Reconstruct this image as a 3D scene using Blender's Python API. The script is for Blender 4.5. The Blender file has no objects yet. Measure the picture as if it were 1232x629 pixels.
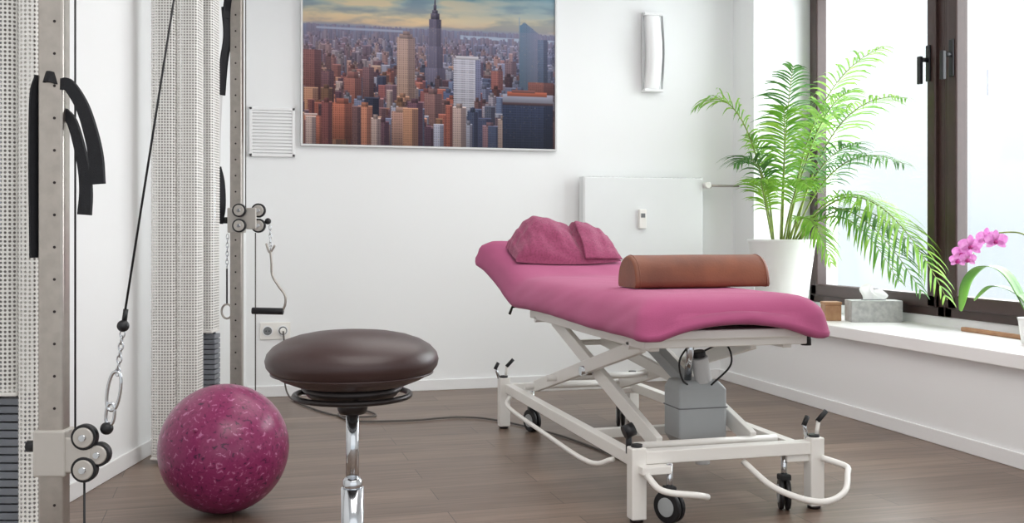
import bpy, bmesh, math, random
import numpy as np
from mathutils import Vector, Matrix, noise
random.seed(7)
D = bpy.data
SC = bpy.context.scene
COL = SC.collection
YAW = math.radians(-15.16)

# ------------------------------------------------------------------ materials
def s2l(c):
    return tuple((x/12.92 if x <= 0.04045 else ((x+0.055)/1.055)**2.4) for x in [v/255 for v in c])

def mat(name, rgb, rough=0.5, metal=0.0, var=0.0, vscale=8.0, bump=0.0, bscale=60.0, rgb2=None, spec=None,
        trans=0.0, sheen=0.0, coat=0.0):
    m = D.materials.new(name); m.use_nodes = True
    nt = m.node_tree; b = nt.nodes['Principled BSDF']
    c = s2l(rgb)
    b.inputs['Base Color'].default_value = (*c, 1)
    b.inputs['Roughness'].default_value = rough
    b.inputs['Metallic'].default_value = metal
    if spec is not None: b.inputs['Specular IOR Level'].default_value = spec
    if sheen: b.inputs['Sheen Weight'].default_value = sheen
    if coat: b.inputs['Coat Weight'].default_value = coat
    tc = nt.nodes.new('ShaderNodeTexCoord')
    n = nt.nodes.new('ShaderNodeTexNoise'); n.inputs['Scale'].default_value = vscale
    n.inputs['Detail'].default_value = 4
    nt.links.new(tc.outputs['Object'], n.inputs['Vector'])
    cr = nt.nodes.new('ShaderNodeValToRGB')
    c2 = s2l(rgb2) if rgb2 else tuple(x*(1-var) for x in c)
    cr.color_ramp.elements[0].position = 0.35; cr.color_ramp.elements[1].position = 0.65
    cr.color_ramp.elements[0].color = (*c2, 1); cr.color_ramp.elements[1].color = (*c, 1)
    nt.links.new(n.outputs['Fac'], cr.inputs['Fac'])
    nt.links.new(cr.outputs['Color'], b.inputs['Base Color'])
    if bump:
        n2 = nt.nodes.new('ShaderNodeTexNoise'); n2.inputs['Scale'].default_value = bscale
        n2.inputs['Detail'].default_value = 5
        nt.links.new(tc.outputs['Object'], n2.inputs['Vector'])
        bp = nt.nodes.new('ShaderNodeBump'); bp.inputs['Strength'].default_value = bump
        bp.inputs['Distance'].default_value = 0.01
        nt.links.new(n2.outputs['Fac'], bp.inputs['Height'])
        nt.links.new(bp.outputs['Normal'], b.inputs['Normal'])
    if trans:
        tr = nt.nodes.new('ShaderNodeBsdfTranslucent'); nt.links.new(cr.outputs['Color'], tr.inputs['Color'])
        mx = nt.nodes.new('ShaderNodeMixShader'); mx.inputs[0].default_value = trans
        out = nt.nodes['Material Output']
        nt.links.new(b.outputs[0], mx.inputs[1]); nt.links.new(tr.outputs[0], mx.inputs[2])
        nt.links.new(mx.outputs[0], out.inputs['Surface'])
    return m

M = {}
M['wall'] = mat('wall_paint', (239, 240, 240), 0.85, var=0.012, vscale=1.2, bump=0.04, bscale=150)
M['ceil'] = mat('ceiling_paint', (242, 242, 242), 0.9, var=0.01)
M['trim'] = mat('trim_white', (238, 238, 238), 0.45, var=0.01)
M['rad'] = mat('radiator_enamel', (228, 230, 230), 0.5, var=0.01)
M['sill'] = mat('sill_white', (246, 245, 244), 0.3, var=0.015, vscale=3)
M['brown'] = mat('window_brown', (62, 44, 40), 0.4, var=0.15, vscale=20)
M['dark'] = mat('black_plastic', (22, 22, 26), 0.45, var=0.2)
M['strap'] = mat('black_webbing', (18, 19, 26), 0.75, var=0.25, vscale=60, bump=0.2, bscale=300)
M['wstrap'] = mat('white_webbing', (225, 225, 225), 0.8, var=0.05)
M['steel'] = mat('brushed_steel', (182, 175, 168), 0.32, metal=0.85, var=0.12, vscale=30)
M['chrome'] = mat('chrome', (205, 208, 212), 0.12, metal=1.0, var=0.03)
M['pulley'] = mat('pulley_grey', (198, 193, 187), 0.4, metal=0.35, var=0.05)
M['white'] = mat('powder_white', (238, 235, 230), 0.35, var=0.015)
M['greybox'] = mat('motor_grey', (172, 176, 178), 0.45, var=0.04)
M['sheet'] = mat('pink_sheet', (172, 84, 124), 0.92, var=0.07, vscale=4, bump=0.14, bscale=260, sheen=0.1, spec=.3)
M['towel'] = mat('pink_towel', (162, 78, 112), 0.95, var=0.25, vscale=90, bump=0.6, bscale=320, sheen=0.2, spec=.2)
M['leather'] = mat('brown_leather', (132, 76, 52), 0.48, rgb2=(108, 60, 42), vscale=6, bump=0.1, bscale=120)
M['seat'] = mat('dark_brown_leather', (60, 40, 39), 0.38, var=0.12, vscale=5, bump=0.05, bscale=200)
M['pot'] = mat('white_ceramic', (232, 232, 230), 0.35, var=0.02)
M['soil'] = mat('soil', (50, 36, 26), 0.95, var=0.4, vscale=40)
M['leafA'] = mat('palm_leaf_light', (156, 200, 80), 0.5, rgb2=(104, 162, 52), vscale=9, trans=0.38)
M['leafB'] = mat('palm_leaf_dark', (92, 146, 60), 0.5, rgb2=(58, 108, 42), vscale=9, trans=0.32)
M['stem'] = mat('palm_stem', (150, 170, 80), 0.5, rgb2=(110, 130, 60), vscale=20)
M['oleaf'] = mat('orchid_leaf', (116, 170, 68), 0.35, rgb2=(76, 134, 48), vscale=5, trans=0.12)
M['petal'] = mat('orchid_petal', (228, 160, 214), 0.6, rgb2=(208, 116, 190), vscale=40, trans=0.25)
M['lip'] = mat('orchid_lip', (170, 30, 120), 0.5, var=0.2)
M['wood'] = mat('light_wood', (176, 136, 100), 0.55, rgb2=(150, 108, 76), vscale=14)
M['grey_tissue'] = mat('tissue_box_grey', (184, 184, 182), 0.6, rgb2=(160, 160, 160), vscale=30)
M['tissue'] = mat('tissue_paper', (246, 246, 246), 0.9, var=0.02, trans=0.2)
M['frame'] = mat('picture_frame_silver', (210, 210, 210), 0.35, metal=0.4, var=0.03)
M['gap'] = mat('dark_slot', (120, 122, 124), 0.8, var=0.1)
M['lampside'] = mat('lamp_side_grey', (204, 205, 206), 0.5, var=0.04)
M['lampglass'] = mat('lamp_opal', (246, 246, 246), 0.3, var=0.01)
M['letter'] = mat('window_lettering', (214, 217, 224), 0.6, var=0.02, trans=.4)
M['plates'] = mat('weight_plate_grey', (128, 132, 140), 0.45, metal=0.3, var=0.1)
M['ring'] = mat('dark_metal', (52, 46, 46), 0.35, metal=0.6, var=0.1)
M['cord'] = mat('cord_grey', (90, 84, 80), 0.6, var=0.1)

def floor_mat():
    m = D.materials.new('floor_vinyl_planks'); m.use_nodes = True
    nt = m.node_tree; b = nt.nodes['Principled BSDF']; L = nt.links.new
    tc = nt.nodes.new('ShaderNodeTexCoord')
    br = nt.nodes.new('ShaderNodeTexBrick')
    br.offset = 0.37; br.squash = 1
    br.inputs['Scale'].default_value = 1.0
    br.inputs['Brick Width'].default_value = 1.3
    br.inputs['Row Height'].default_value = 0.19
    br.inputs['Mortar Size'].default_value = 0.002
    br.inputs['Mortar Smooth'].default_value = 0.3
    br.inputs['Color1'].default_value = (*s2l((134, 114, 100)), 1)
    br.inputs['Color2'].default_value = (*s2l((110, 92, 80)), 1)
    br.inputs['Mortar'].default_value = (*s2l((70, 57, 50)), 1)
    L(tc.outputs['Object'], br.inputs['Vector'])
    mp = nt.nodes.new('ShaderNodeMapping'); mp.inputs['Scale'].default_value = (1.4, 22, 1)
    L(tc.outputs['Object'], mp.inputs['Vector'])
    n = nt.nodes.new('ShaderNodeTexNoise'); n.inputs['Scale'].default_value = 1.5; n.inputs['Detail'].default_value = 8
    n.inputs['Distortion'].default_value = 0.6
    L(mp.outputs[0], n.inputs['Vector'])
    cr = nt.nodes.new('ShaderNodeValToRGB')
    cr.color_ramp.elements[0].position = 0.3; cr.color_ramp.elements[0].color = (0.66, 0.64, 0.63, 1)
    cr.color_ramp.elements[1].position = 0.7; cr.color_ramp.elements[1].color = (1.1, 1.1, 1.1, 1)
    L(n.outputs['Fac'], cr.inputs['Fac'])
    mx = nt.nodes.new('ShaderNodeMix'); mx.data_type = 'RGBA'; mx.blend_type = 'MULTIPLY'
    mx.inputs['Factor'].default_value = 1
    L(br.outputs['Color'], mx.inputs['A']); L(cr.outputs['Color'], mx.inputs['B'])
    L(mx.outputs['Result'], b.inputs['Base Color'])
    b.inputs['Roughness'].default_value = 0.36
    b.inputs['Specular IOR Level'].default_value = 0.45
    return m
M['floor'] = floor_mat()

def perf_mat():
    m = D.materials.new('perforated_white_metal'); m.use_nodes = True
    nt = m.node_tree; b = nt.nodes['Principled BSDF']; L = nt.links.new
    b.inputs['Base Color'].default_value = (*s2l((238, 236, 232)), 1); b.inputs['Roughness'].default_value = 0.4
    uv = nt.nodes.new('ShaderNodeUVMap')
    sc = nt.nodes.new('ShaderNodeVectorMath'); sc.operation = 'SCALE'; sc.inputs['Scale'].default_value = 1/0.0135
    fr = nt.nodes.new('ShaderNodeVectorMath'); fr.operation = 'FRACTION'
    sb = nt.nodes.new('ShaderNodeVectorMath'); sb.operation = 'SUBTRACT'; sb.inputs[1].default_value = (0.5, 0.5, 0)
    ln = nt.nodes.new('ShaderNodeVectorMath'); ln.operation = 'LENGTH'
    lt = nt.nodes.new('ShaderNodeMath'); lt.operation = 'LESS_THAN'; lt.inputs[1].default_value = 0.31
    L(uv.outputs[0], sc.inputs[0]); L(sc.outputs[0], fr.inputs[0]); L(fr.outputs[0], sb.inputs[0])
    L(sb.outputs[0], ln.inputs[0]); L(ln.outputs['Value'], lt.inputs[0])
    tr = nt.nodes.new('ShaderNodeBsdfTransparent')
    mx = nt.nodes.new('ShaderNodeMixShader'); L(lt.outputs[0], mx.inputs[0])
    L(b.outputs[0], mx.inputs[1]); L(tr.outputs[0], mx.inputs[2])
    L(mx.outputs[0], nt.nodes['Material Output'].inputs['Surface'])
    return m
M['perf'] = perf_mat()
M['inner'] = mat('guard_inner_grey', (172, 168, 164), 0.7, var=0.05)

def glass_mat():
    m = D.materials.new('window_glass'); m.use_nodes = True
    nt = m.node_tree; L = nt.links.new
    for n in list(nt.nodes):
        if n.type == 'BSDF_PRINCIPLED': nt.nodes.remove(n)
    tr = nt.nodes.new('ShaderNodeBsdfTransparent'); tr.inputs[0].default_value = (0.97, 0.985, 0.99, 1)
    gl = nt.nodes.new('ShaderNodeBsdfGlossy'); gl.inputs['Roughness'].default_value = 0.05
    mx = nt.nodes.new('ShaderNodeMixShader'); mx.inputs[0].default_value = 0.05
    L(tr.outputs[0], mx.inputs[1]); L(gl.outputs[0], mx.inputs[2])
    L(mx.outputs[0], nt.nodes['Material Output'].inputs['Surface'])
    return m
M['glass'] = glass_mat()

def ball_mat():
    m = D.materials.new('marbled_magenta_rubber'); m.use_nodes = True
    nt = m.node_tree; b = nt.nodes['Principled BSDF']; L = nt.links.new
    tc = nt.nodes.new('ShaderNodeTexCoord')
    v = nt.nodes.new('ShaderNodeTexNoise'); v.inputs['Scale'].default_value = 50; v.inputs['Detail'].default_value = 5
    v.inputs['Distortion'].default_value = 0.8
    L(tc.outputs['Object'], v.inputs['Vector'])
    cr = nt.nodes.new('ShaderNodeValToRGB')
    e = cr.color_ramp.elements
    e[0].position = 0.33; e[0].color = (*s2l((72, 18, 56)), 1)
    e[1].position = 0.40; e[1].color = (*s2l((130, 36, 86)), 1)
    x = e.new(0.60); x.color = (*s2l((138, 42, 92)), 1)
    x = e.new(0.67); x.color = (*s2l((182, 112, 150)), 1)
    L(v.outputs['Fac'], cr.inputs['Fac']); L(cr.outputs['Color'], b.inputs['Base Color'])
    b.inputs['Roughness'].default_value = 0.28
    return m
M['ball'] = ball_mat()

# ------------------------------------------------------------------ builders
def root(name, loc=(0, 0, 0), rz=0.0):
    e = D.objects.new(name, None); e.empty_display_size = 0.1
    e.location = loc; e.rotation_euler = (0, 0, rz); COL.objects.link(e)
    return e

def rmat(e):
    return Matrix.Translation(e.location) @ Matrix.Rotation(e.rotation_euler[2], 4, 'Z')

def obj(name, verts, faces, m, parent=None, local=False, smooth=False, bevel=0, uvs=None, subsurf=0):
    verts = [Vector(v) for v in verts]
    if parent is not None and not local:
        inv = rmat(parent).inverted()
        verts = [inv @ v for v in verts]
    me = D.meshes.new(name); me.from_pydata([tuple(v) for v in verts], [], faces)
    me.materials.append(M[m] if isinstance(m, str) else m)
    if smooth: me.polygons.foreach_set('use_smooth', [True]*len(me.polygons))
    if uvs is not None:
        ul = me.uv_layers.new(name='UVMap')
        for l in me.loops: ul.data[l.index].uv = uvs[l.vertex_index]
    bm = bmesh.new(); bm.from_mesh(me)
    if uvs is None: bmesh.ops.recalc_face_normals(bm, faces=bm.faces)
    bm.to_mesh(me); bm.free()
    me.update()
    o = D.objects.new(name, me); COL.objects.link(o)
    if parent is not None: o.parent = parent
    if bevel:
        b = o.modifiers.new('bevel', 'BEVEL'); b.width = bevel; b.segments = 3; b.limit_method = 'ANGLE'
    if subsurf:
        s = o.modifiers.new('sub', 'SUBSURF'); s.levels = subsurf; s.render_levels = subsurf
    return o

BF = [(0, 1, 2, 3), (4, 7, 6, 5), (0, 4, 5, 1), (1, 5, 6, 2), (2, 6, 7, 3), (3, 7, 4, 0)]
def box(name, a, b, m, parent=None, local=False, bevel=0.0):
    x0, y0, z0 = a; x1, y1, z1 = b
    v = [(x0, y0, z0), (x1, y0, z0), (x1, y1, z0), (x0, y1, z0), (x0, y0, z1), (x1, y0, z1), (x1, y1, z1), (x0, y1, z1)]
    return obj(name, v, BF, m, parent, local, bevel=bevel)

def beam(name, p1, p2, w, h, m, parent=None, local=False, bevel=0.004):
    p1 = Vector(p1); p2 = Vector(p2); d = (p2-p1).normalized()
    up = Vector((0, 0, 1)) if abs(d.z) < 0.95 else Vector((0, 1, 0))
    s = d.cross(up).normalized()*w/2; t = s.cross(d).normalized()*h/2
    v = []
    for p in (p1, p2):
        v += [p-s-t, p+s-t, p+s+t, p-s+t]
    return obj(name, v, BF, m, parent, local, bevel=bevel)

def tube_data(pts, r, n=10, closed=False):
    pts = [Vector(p) for p in pts]; V = []; F = []
    N = len(pts); prev = None
    for i, p in enumerate(pts):
        if closed: t = (pts[(i+1) % N]-pts[i-1]).normalized()
        elif i == 0: t = (pts[1]-p).normalized()
        elif i == N-1: t = (p-pts[i-1]).normalized()
        else: t = (pts[i+1]-pts[i-1]).normalized()
        if prev is None:
            a = Vector((0, 0, 1)) if abs(t.z) < 0.9 else Vector((1, 0, 0))
            u = t.cross(a).normalized()
        else:
            u = (prev-t*prev.dot(t)).normalized()
        prev = u; w = t.cross(u)
        rr = r[i] if isinstance(r, (list, tuple)) else r
        for k in range(n):
            an = 2*math.pi*k/n
            V.append(p+u*math.cos(an)*rr+w*math.sin(an)*rr)
    M_ = N if closed else N-1
    for i in range(M_):
        for k in range(n):
            j = (i+1) % N
            F.append((i*n+k, i*n+(k+1) % n, j*n+(k+1) % n, j*n+k))
    if not closed:
        F.append(tuple(range(n))); F.append(tuple(range((N-1)*n, N*n)))
    return V, F

def tube(name, pts, r, m, parent=None, local=False, n=10, closed=False):
    V, F = tube_data(pts, r, n, closed)
    return obj(name, V, F, m, parent, local, smooth=True)

def spline(pts, n=10):
    pts = [Vector(p) for p in pts]; out = []
    P = [pts[0]*2-pts[1]]+pts+[pts[-1]*2-pts[-2]]
    for i in range(1, len(P)-2):
        for k in range(n):
            t = k/n
            a, b, c, d = P[i-1], P[i], P[i+1], P[i+2]
            out.append(0.5*((2*b)+(c-a)*t+(2*a-5*b+4*c-d)*t*t+(3*b-a-3*c+d)*t**3))
    out.append(pts[-1]); return out

def cyl(name, p1, p2, r, m, parent=None, local=False, n=28, bevel=0.0):
    p1 = Vector(p1); p2 = Vector(p2)
    V, F = tube_data([p1, p2], r, n)
    o = obj(name, V, F, m, parent, local, bevel=bevel)
    for p in o.data.polygons:
        p.use_smooth = len(p.vertices) == 4
    return o

def lathe(name, prof, c, m, parent=None, local=False, n=56, smooth=True):
    V = []; F = []
    for (r, z) in prof:
        for k in range(n):
            a = 2*math.pi*k/n
            V.append((c[0]+r*math.cos(a), c[1]+r*math.sin(a), c[2]+z))
    for i in range(len(prof)-1):
        for k in range(n):
            F.append((i*n+k, i*n+(k+1) % n, (i+1)*n+(k+1) % n, (i+1)*n+k))
    F.append(tuple(range(n))); F.append(tuple(range((len(prof)-1)*n, len(prof)*n)))
    return obj(name, V, F, m, parent, local, smooth=smooth)

def sphere(name, c, r, m, parent=None, local=False, seg=64, sz=1.0):
    prof = []
    K = seg//2
    for i in range(K+1):
        a = -math.pi/2+math.pi*i/K
        prof.append((max(r*math.cos(a), 1e-4), r*math.sin(a)*sz))
    return lathe(name, prof, c, m, parent, local, n=seg)

def ribbon(name, pts, wvec, th, m, parent=None, local=False, n=10, widths=None):
    """flat strap. wvec: width vector, or a number = strap lying flat in its own x-z plane"""
    P = spline(pts, n); V = []; F = []
    for i, p in enumerate(P):
        t = (P[min(i+1, len(P)-1)]-P[max(i-1, 0)]).normalized()
        wv = Vector(wvec) if not isinstance(wvec, float) else t.cross(Vector((0.25, 1, 0))).normalized()*wvec
        nn = t.cross(wv).normalized()*th/2
        s = 1.0
        if widths: s = widths[0]+(widths[1]-widths[0])*i/(len(P)-1)
        w = wv*0.5*s
        V += [p-w-nn, p+w-nn, p+w+nn, p-w+nn]
    for i in range(len(P)-1):
        for k in range(4):
            F.append((i*4+k, i*4+(k+1) % 4, (i+1)*4+(k+1) % 4, (i+1)*4+k))
    F.append((0, 1, 2, 3)); e = (len(P)-1)*4; F.append((e, e+1, e+2, e+3))
    return obj(name, V, F, m, parent, local, smooth=False)

# ------------------------------------------------------------------ room shell
YB = 7.1; XW = 4.12; HC = 3.1; SZ = 0.54
LWs = 0.2874
def lx(y): return 0.086+(y-YB)*LWs
box('floor', (-3.2, -1.5, -0.1), (4.4, 7.25, 0.0), 'floor')
box('ceiling', (-3.2, -1.5, HC), (4.4, 7.25, HC+0.1), 'ceil')
box('wall_back', (-0.1, YB, 0), (4.4, YB+0.15, HC), 'wall')
v = [(lx(YB+.1), YB+.1, 0), (lx(-1.5), -1.5, 0), (lx(-1.5)-.15, -1.5, 0), (lx(YB+.1)-.15, YB+.1, 0)]
obj('wall_left', v+[(a, b, HC) for a, b, c in v], BF, 'wall')
wr = root('wall_right', (XW, 3, 0))
box('lower_wall', (3.55, -1.5, 0), (4.3, YB, SZ-0.07), 'wall', wr)
box('parapet', (XW+.01, -1.5, SZ), (4.3, 6.78, 0.595), 'wall', wr)
box('lintel', (XW, -1.5, 2.95), (4.3, 6.78, HC), 'wall', wr)
box('near_wall', (XW, -1.5, 0.595), (4.3, 3.5, 2.95), 'wall', wr)
box('pillar', (3.66, 6.78, SZ), (4.35, YB, HC), 'wall', wr)
box('window_sill', (3.50, -1.5, SZ-0.07), (4.3, YB, SZ), 'sill', None, bevel=0.006)
box('baseboard_back', (0.09, YB-0.014, 0), (3.55, YB, 0.075), 'trim', bevel=0.004)
box('baseboard_right', (3.536, -1.5, 0), (3.55, YB-0.014, 0.075), 'trim', bevel=0.004)
n_ = Vector((1, -LWs, 0)).normalized()*0.014
v = [Vector((lx(YB-.03), YB-.03, 0)), Vector((lx(-1.5), -1.5, 0))]
v = [v[0], v[0]+n_, v[1]+n_, v[1]]
v = v+[p+Vector((0, 0, .075)) for p in v]
obj('baseboard_left', v, BF, 'trim', bevel=0.004)

def window(name, y0, y1, z0=0.595, z1=2.95, handle=None):
    w = root(name, (XW, (y0+y1)/2, z0))
    f = 0.065; s = 0.08
    xa, xb = XW-0.005, XW+0.075
    for nm, a, b in (('frame_bottom', (xa, y0, z0), (xb, y1, z0+f)), ('frame_top', (xa, y0, z1-f), (xb, y1, z1)),
                     ('frame_side_1', (xa, y0, z0), (xb, y0+f, z1)), ('frame_side_2', (xa, y1-f, z0), (xb, y1, z1))):
        box(nm, a, b, 'brown', w, bevel=0.006)
    xs, xt = XW-0.03, XW+0.055
    q = f-0.012
    for nm, a, b in (('sash_bottom', (xs, y0+q, z0+q), (xt, y1-q, z0+q+s)), ('sash_top', (xs, y0+q, z1-q-s), (xt, y1-q, z1-q)),
                     ('sash_side_1', (xs, y0+q, z0+q), (xt, y0+q+s, z1-q)), ('sash_side_2', (xs, y1-q-s, z0+q), (xt, y1-q, z1-q))):
        box(nm, a, b, 'brown', w, bevel=0.01)
    box('glass', (XW+.015, y0+q+s-.01, z0+q+s-.01), (XW+.025, y1-q-s+.01, z1-q-s+.01), 'glass', w)
    if handle:
        for i, hy in enumerate(handle):
            box('handle_plate_%d' % i, (xs-.012, hy-.019, 2.02), (xs, hy+.019, 2.24), 'dark', w, bevel=.004)
            cyl('handle_neck_%d' % i, (xs-.06, hy, 2.15), (xs, hy, 2.15), .014, 'dark', w)
            box('handle_grip_%d' % i, (xs-.078, hy-.015, 2.0), (xs-.052, hy+.015, 2.17), 'dark', w, bevel=.006)
    return w
window('window_1', 5.28, 6.775, handle=(5.39,))
window('window_2', 3.55, 5.28, handle=(5.18,))
def letter_o(name, y, z, r, parent):
    V = []; F = []
    for i, a in enumerate([2*math.pi*i/40 for i in range(40)]):
        V.append((XW+.012, y+r*.85*math.cos(a), z+r*math.sin(a)))
        V.append((XW+.012, y+(r*.85-.014)*math.cos(a), z+(r-.014)*math.sin(a)))
    for i in range(40):
        j = (i+1) % 40; F.append((2*i, 2*j, 2*j+1, 2*i+1))
    return obj(name, V, F, 'letter', parent)
wl = root('window_lettering', (XW+.012, 4.8, 1.9))
letter_o('letter_o', 4.80, 1.95, .075, wl)
box('letter_i', (XW+.009, 4.925, 1.875), (XW+.013, 4.938, 2.025), 'letter', wl)
letter_o('letter_o_2', 4.62, 1.95, .075, wl)

# ------------------------------------------------------------------ picture
def make_picture():
    S = 2.4
    X0, X1, Y0, Y1 = 365.0, 666.0, -30.0, 177.0
    W = int((X1-X0)*S); H = int((Y1-Y0)*S)
    img = np.zeros((H, W, 3))
    rng = np.random.RandomState(11)
    yy = (np.arange(H)/S+Y0)[:, None]*np.ones((1, W)); xx = (np.arange(W)/S+X0)[None, :]*np.ones((H, 1))
    ky = [-30, -5, 12, 26, 34, 40]
    kc = np.array([[88, 126, 148], [108, 144, 160], [156, 172, 174], [212, 194, 162], [200, 176, 154], [150, 156, 172]], float)
    for c in range(3): img[..., c] = np.interp(yy, ky, kc[:, c])
    cl = np.zeros((H//2+1, W//3+1))
    for i in range(cl.shape[0]):
        for j in range(cl.shape[1]):
            u_, v_ = j/cl.shape[1], i/cl.shape[0]
            cl[i, j] = noise.fractal(Vector((u_*4.0+v_*2, v_*15, 3.3)), .9, 2.0, 6)
    cl = np.repeat(np.repeat(cl, 2, 0), 3, 1)[:H, :W]
    for _ in range(3):
        cl = (cl+np.roll(cl, 1, 1)+np.roll(cl, -1, 1)+np.roll(cl, 1, 0)+np.roll(cl, -1, 0))/5
    warm = np.clip(1.25-np.abs(xx-455)/170, 0, 1)[..., None]*np.clip((yy+25)/30, .25, 1)[..., None]
    ccol = np.array([148, 170, 182.])*(1-warm)+np.array([240, 208, 162.])*warm
    c1 = np.clip(cl*1.8+0.25, 0, 1)[..., None]
    img = img*(1-c1*0.7)+ccol*c1*0.7
    dk = np.clip(-cl*2.2-.05, 0, 1)[..., None]*0.5
    img = img*(1-dk)+np.array([108, 128, 150.])*dk
    hz = 38.0
    land = yy > hz
    g = np.clip((yy-hz)/40, 0, 1)[..., None]
    landc = np.array([126, 136, 162.])*(1-g)+np.array([72, 62, 84.])*g
    img[land] = landc[land]
    def rect(x0, y0, x1, y1, col, win=0.0, wp=2.4, hp=2.6, side=0.0):
        a = int((x0-X0)*S); b = int((x1-X0)*S)+1; c = int((y0-Y0)*S); d = int((y1-Y0)*S)+1
        a = max(a, 0); c = max(c, 0); b = min(b, W); d = min(d, H)
        if b <= a or d <= c: return
        base = np.ones((d-c, b-a, 3))*np.array(col, float)
        sx = xx[c:d, a:b]; sy = yy[c:d, a:b]
        if win:
            wv = (((sx-x0)/wp) % 1 < 0.5) & (((sy-y0)/hp) % 1 < 0.55)
            base[wv] *= (1-win)
            lit = wv & (rng.rand(*wv.shape) > 0.985)
            base[lit] = (235, 190, 130)
        if side:
            m = sx > x0+(x1-x0)*0.6
            base[m] = base[m]*(1-side)+np.array([52, 44, 78.])*side*.45
        f = 1.05-0.42*np.clip((sy-y0)/max(y1-y0, 1), 0, 1)
        base *= f[..., None]
        img[c:d, a:b] = base
    warmp = np.array([[156, 92, 80], [180, 120, 98], [130, 80, 80], [122, 94, 102], [188, 138, 112], [96, 68, 80], [168, 146, 140]], float)
    coolp = np.array([[98, 108, 136], [120, 124, 150], [76, 84, 112], [150, 142, 154], [134, 98, 100], [62, 66, 90], [166, 166, 182]], float)
    def layer(u0):
        u = u0
        base_y = 41+u*145
        n = int(210*(1-u)**1.3+22)
        for x in rng.rand(n)*(X1-X0+20)+X0-10:
            w = (1.8+12.5*u)*(0.6+0.9*rng.rand()); h = (2.5+28*u)*(0.4+1.1*rng.rand()**1.3)
            lx_ = (x-X0)/(X1-X0)
            c = warmp[rng.randint(7)] if rng.rand() > lx_*.95 else coolp[rng.randint(7)]
            haze = np.array([128, 128, 154.])
            k = max(0, 0.85-u*1.7)
            c = c*(0.6+0.5*rng.rand())
            c = c*(1-k)+haze*k
            y = base_y+rng.randn()*2*u-h
            rect(x-w/2, y, x+w/2, base_y+30+20*u, c, win=0.26 if u > 0.15 else 0.1, wp=1.5+1.2*u, hp=1.6+1.3*u, side=0.35*(1-k*.7))
            if u > .12:
                rect(x-w/2, y-.5-.4*u, x+w/2, y+.3, np.minimum(c*1.25+15, 235))
                if rng.rand() > 0.5: rect(x-w/4, y-2-3*u, x+w/5, y, c*0.9, side=0.3)
    NL = 15
    feats = []
    def F_(u, fn): feats.append([u, fn])
    def river():
        img[(np.abs(yy-(45+(xx-520)*0.01)) < 2.4) & (xx > 548)] = (170, 186, 206)
        img[(np.abs(yy-42) < 1.3) & (xx < 480) & (xx > 380)] = (164, 174, 196)
    F_(.03, river)
    F_(.10, lambda: [rect(603, 54, 605, 60, (150, 150, 170)), rect(566, 52, 570, 62, (130, 128, 150), side=.2)])
    def esb():
        for (a, b, hw) in ((2, 10, 0.6), (9, 15, 1.4), (15, 19, 3.2), (19, 26, 5.0), (26, 110, 7.0), (58, 120, 9.4), (84, 125, 12)):
            rect(518-hw, a, 518+hw, b, (112, 106, 128), win=0.2, wp=1.9, hp=60, side=0.35)
    F_(.48, esb)
    def slab1():
        rect(473, 49, 494, 165, (200, 164, 146), win=0.28, wp=2.3, hp=2.6, side=0.3)
        rect(476, 45, 491, 50, (180, 148, 134), side=0.25); rect(480, 42, 488, 46, (160, 130, 120), side=.2)
    F_(.70, slab1)
    def slab2():
        rect(540, 71, 573, 175, (208, 206, 218), win=0.5, wp=2.0, hp=2.6)
        rect(567, 72, 573, 175, (120, 122, 152), win=0.3)
        rect(543, 68, 570, 71.5, (226, 222, 226))
    F_(.76, slab2)
    F_(.60, lambda: rect(586, 84, 600, 150, (150, 92, 86), win=0.3, side=0.35))
    F_(.50, lambda: [rect(603, 72, 617, 125, (120, 96, 104), win=0.3, side=0.3), rect(548, 84, 556, 100, (120, 100, 110), side=.3)])
    def boa():
        for i in range(48):
            x = 621+i*0.6
            rect(x, 24+abs(i-10)*0.45, x+.9, 118, (98+i*.6, 124, 148), win=0.2, wp=30, hp=2.2)
        rect(620.6, 18, 621.4, 60, (140, 158, 176)); rect(644, 44, 656, 112, (96, 112, 140), win=0.25, wp=2.2, hp=2.2, side=0.35)
    F_(.58, boa)
    def brick():
        rect(412, 98, 432, 150, (160, 102, 92), win=0.3, side=0.4); rect(416, 92, 428, 99, (148, 96, 90), side=.3)
        rect(433, 86, 446, 130, (128, 92, 96), win=0.28, side=0.35)
        rect(366, 68, 386, 140, (140, 88, 84), win=0.3, side=0.35)
        rect(386, 92, 400, 140, (118, 82, 88), win=0.3, side=0.35)
    F_(.66, brick)
    F_(.74, lambda: rect(632, 96, 664, 118, (128, 80, 74), win=0.2, side=0.3))
    def front():
        rect(399, 128, 421, 170, (186, 112, 92), win=0.32, side=0.38); rect(403, 123, 417, 129, (166, 100, 86), side=.3)
        rect(366, 144, 396, 177, (186, 112, 94), win=0.28, side=0.35)
        rect(467, 136, 500, 177, (178, 138, 126), win=0.32, wp=2.6, hp=2.8, side=0.3); rect(472, 131, 495, 137, (170, 136, 124), side=.3)
        rect(443, 152, 465, 177, (160, 126, 118), win=0.32, side=0.35)
        rect(505, 114, 526, 168, (142, 106, 104), win=0.3, side=0.35); rect(510, 108, 520, 114, (130, 98, 98), side=.3)
        rect(575, 140, 597, 177, (118, 98, 106), win=0.32, side=0.3)
    F_(.84, front)
    def rt():
        rect(600, 120, 663, 177, (52, 60, 86), win=0.32, wp=2.2, hp=3.0)
        rect(600, 111, 663, 123, (150, 150, 166)); rect(606, 108, 655, 113, (180, 98, 76)); rect(612, 106, 640, 109, (130, 84, 80)); rect(600, 121, 663, 124, (84, 66, 72))
        rect(652, 124, 663, 177, (40, 46, 68), win=0.3)
    F_(.93, rt)
    for L in range(NL):
        u = (L/(NL-1))
        for f in feats:
            if f[0] is not None and f[0] <= u:
                f[1](); f[0] = None
        if u < .92: layer(u)
    K = img.copy()
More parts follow.
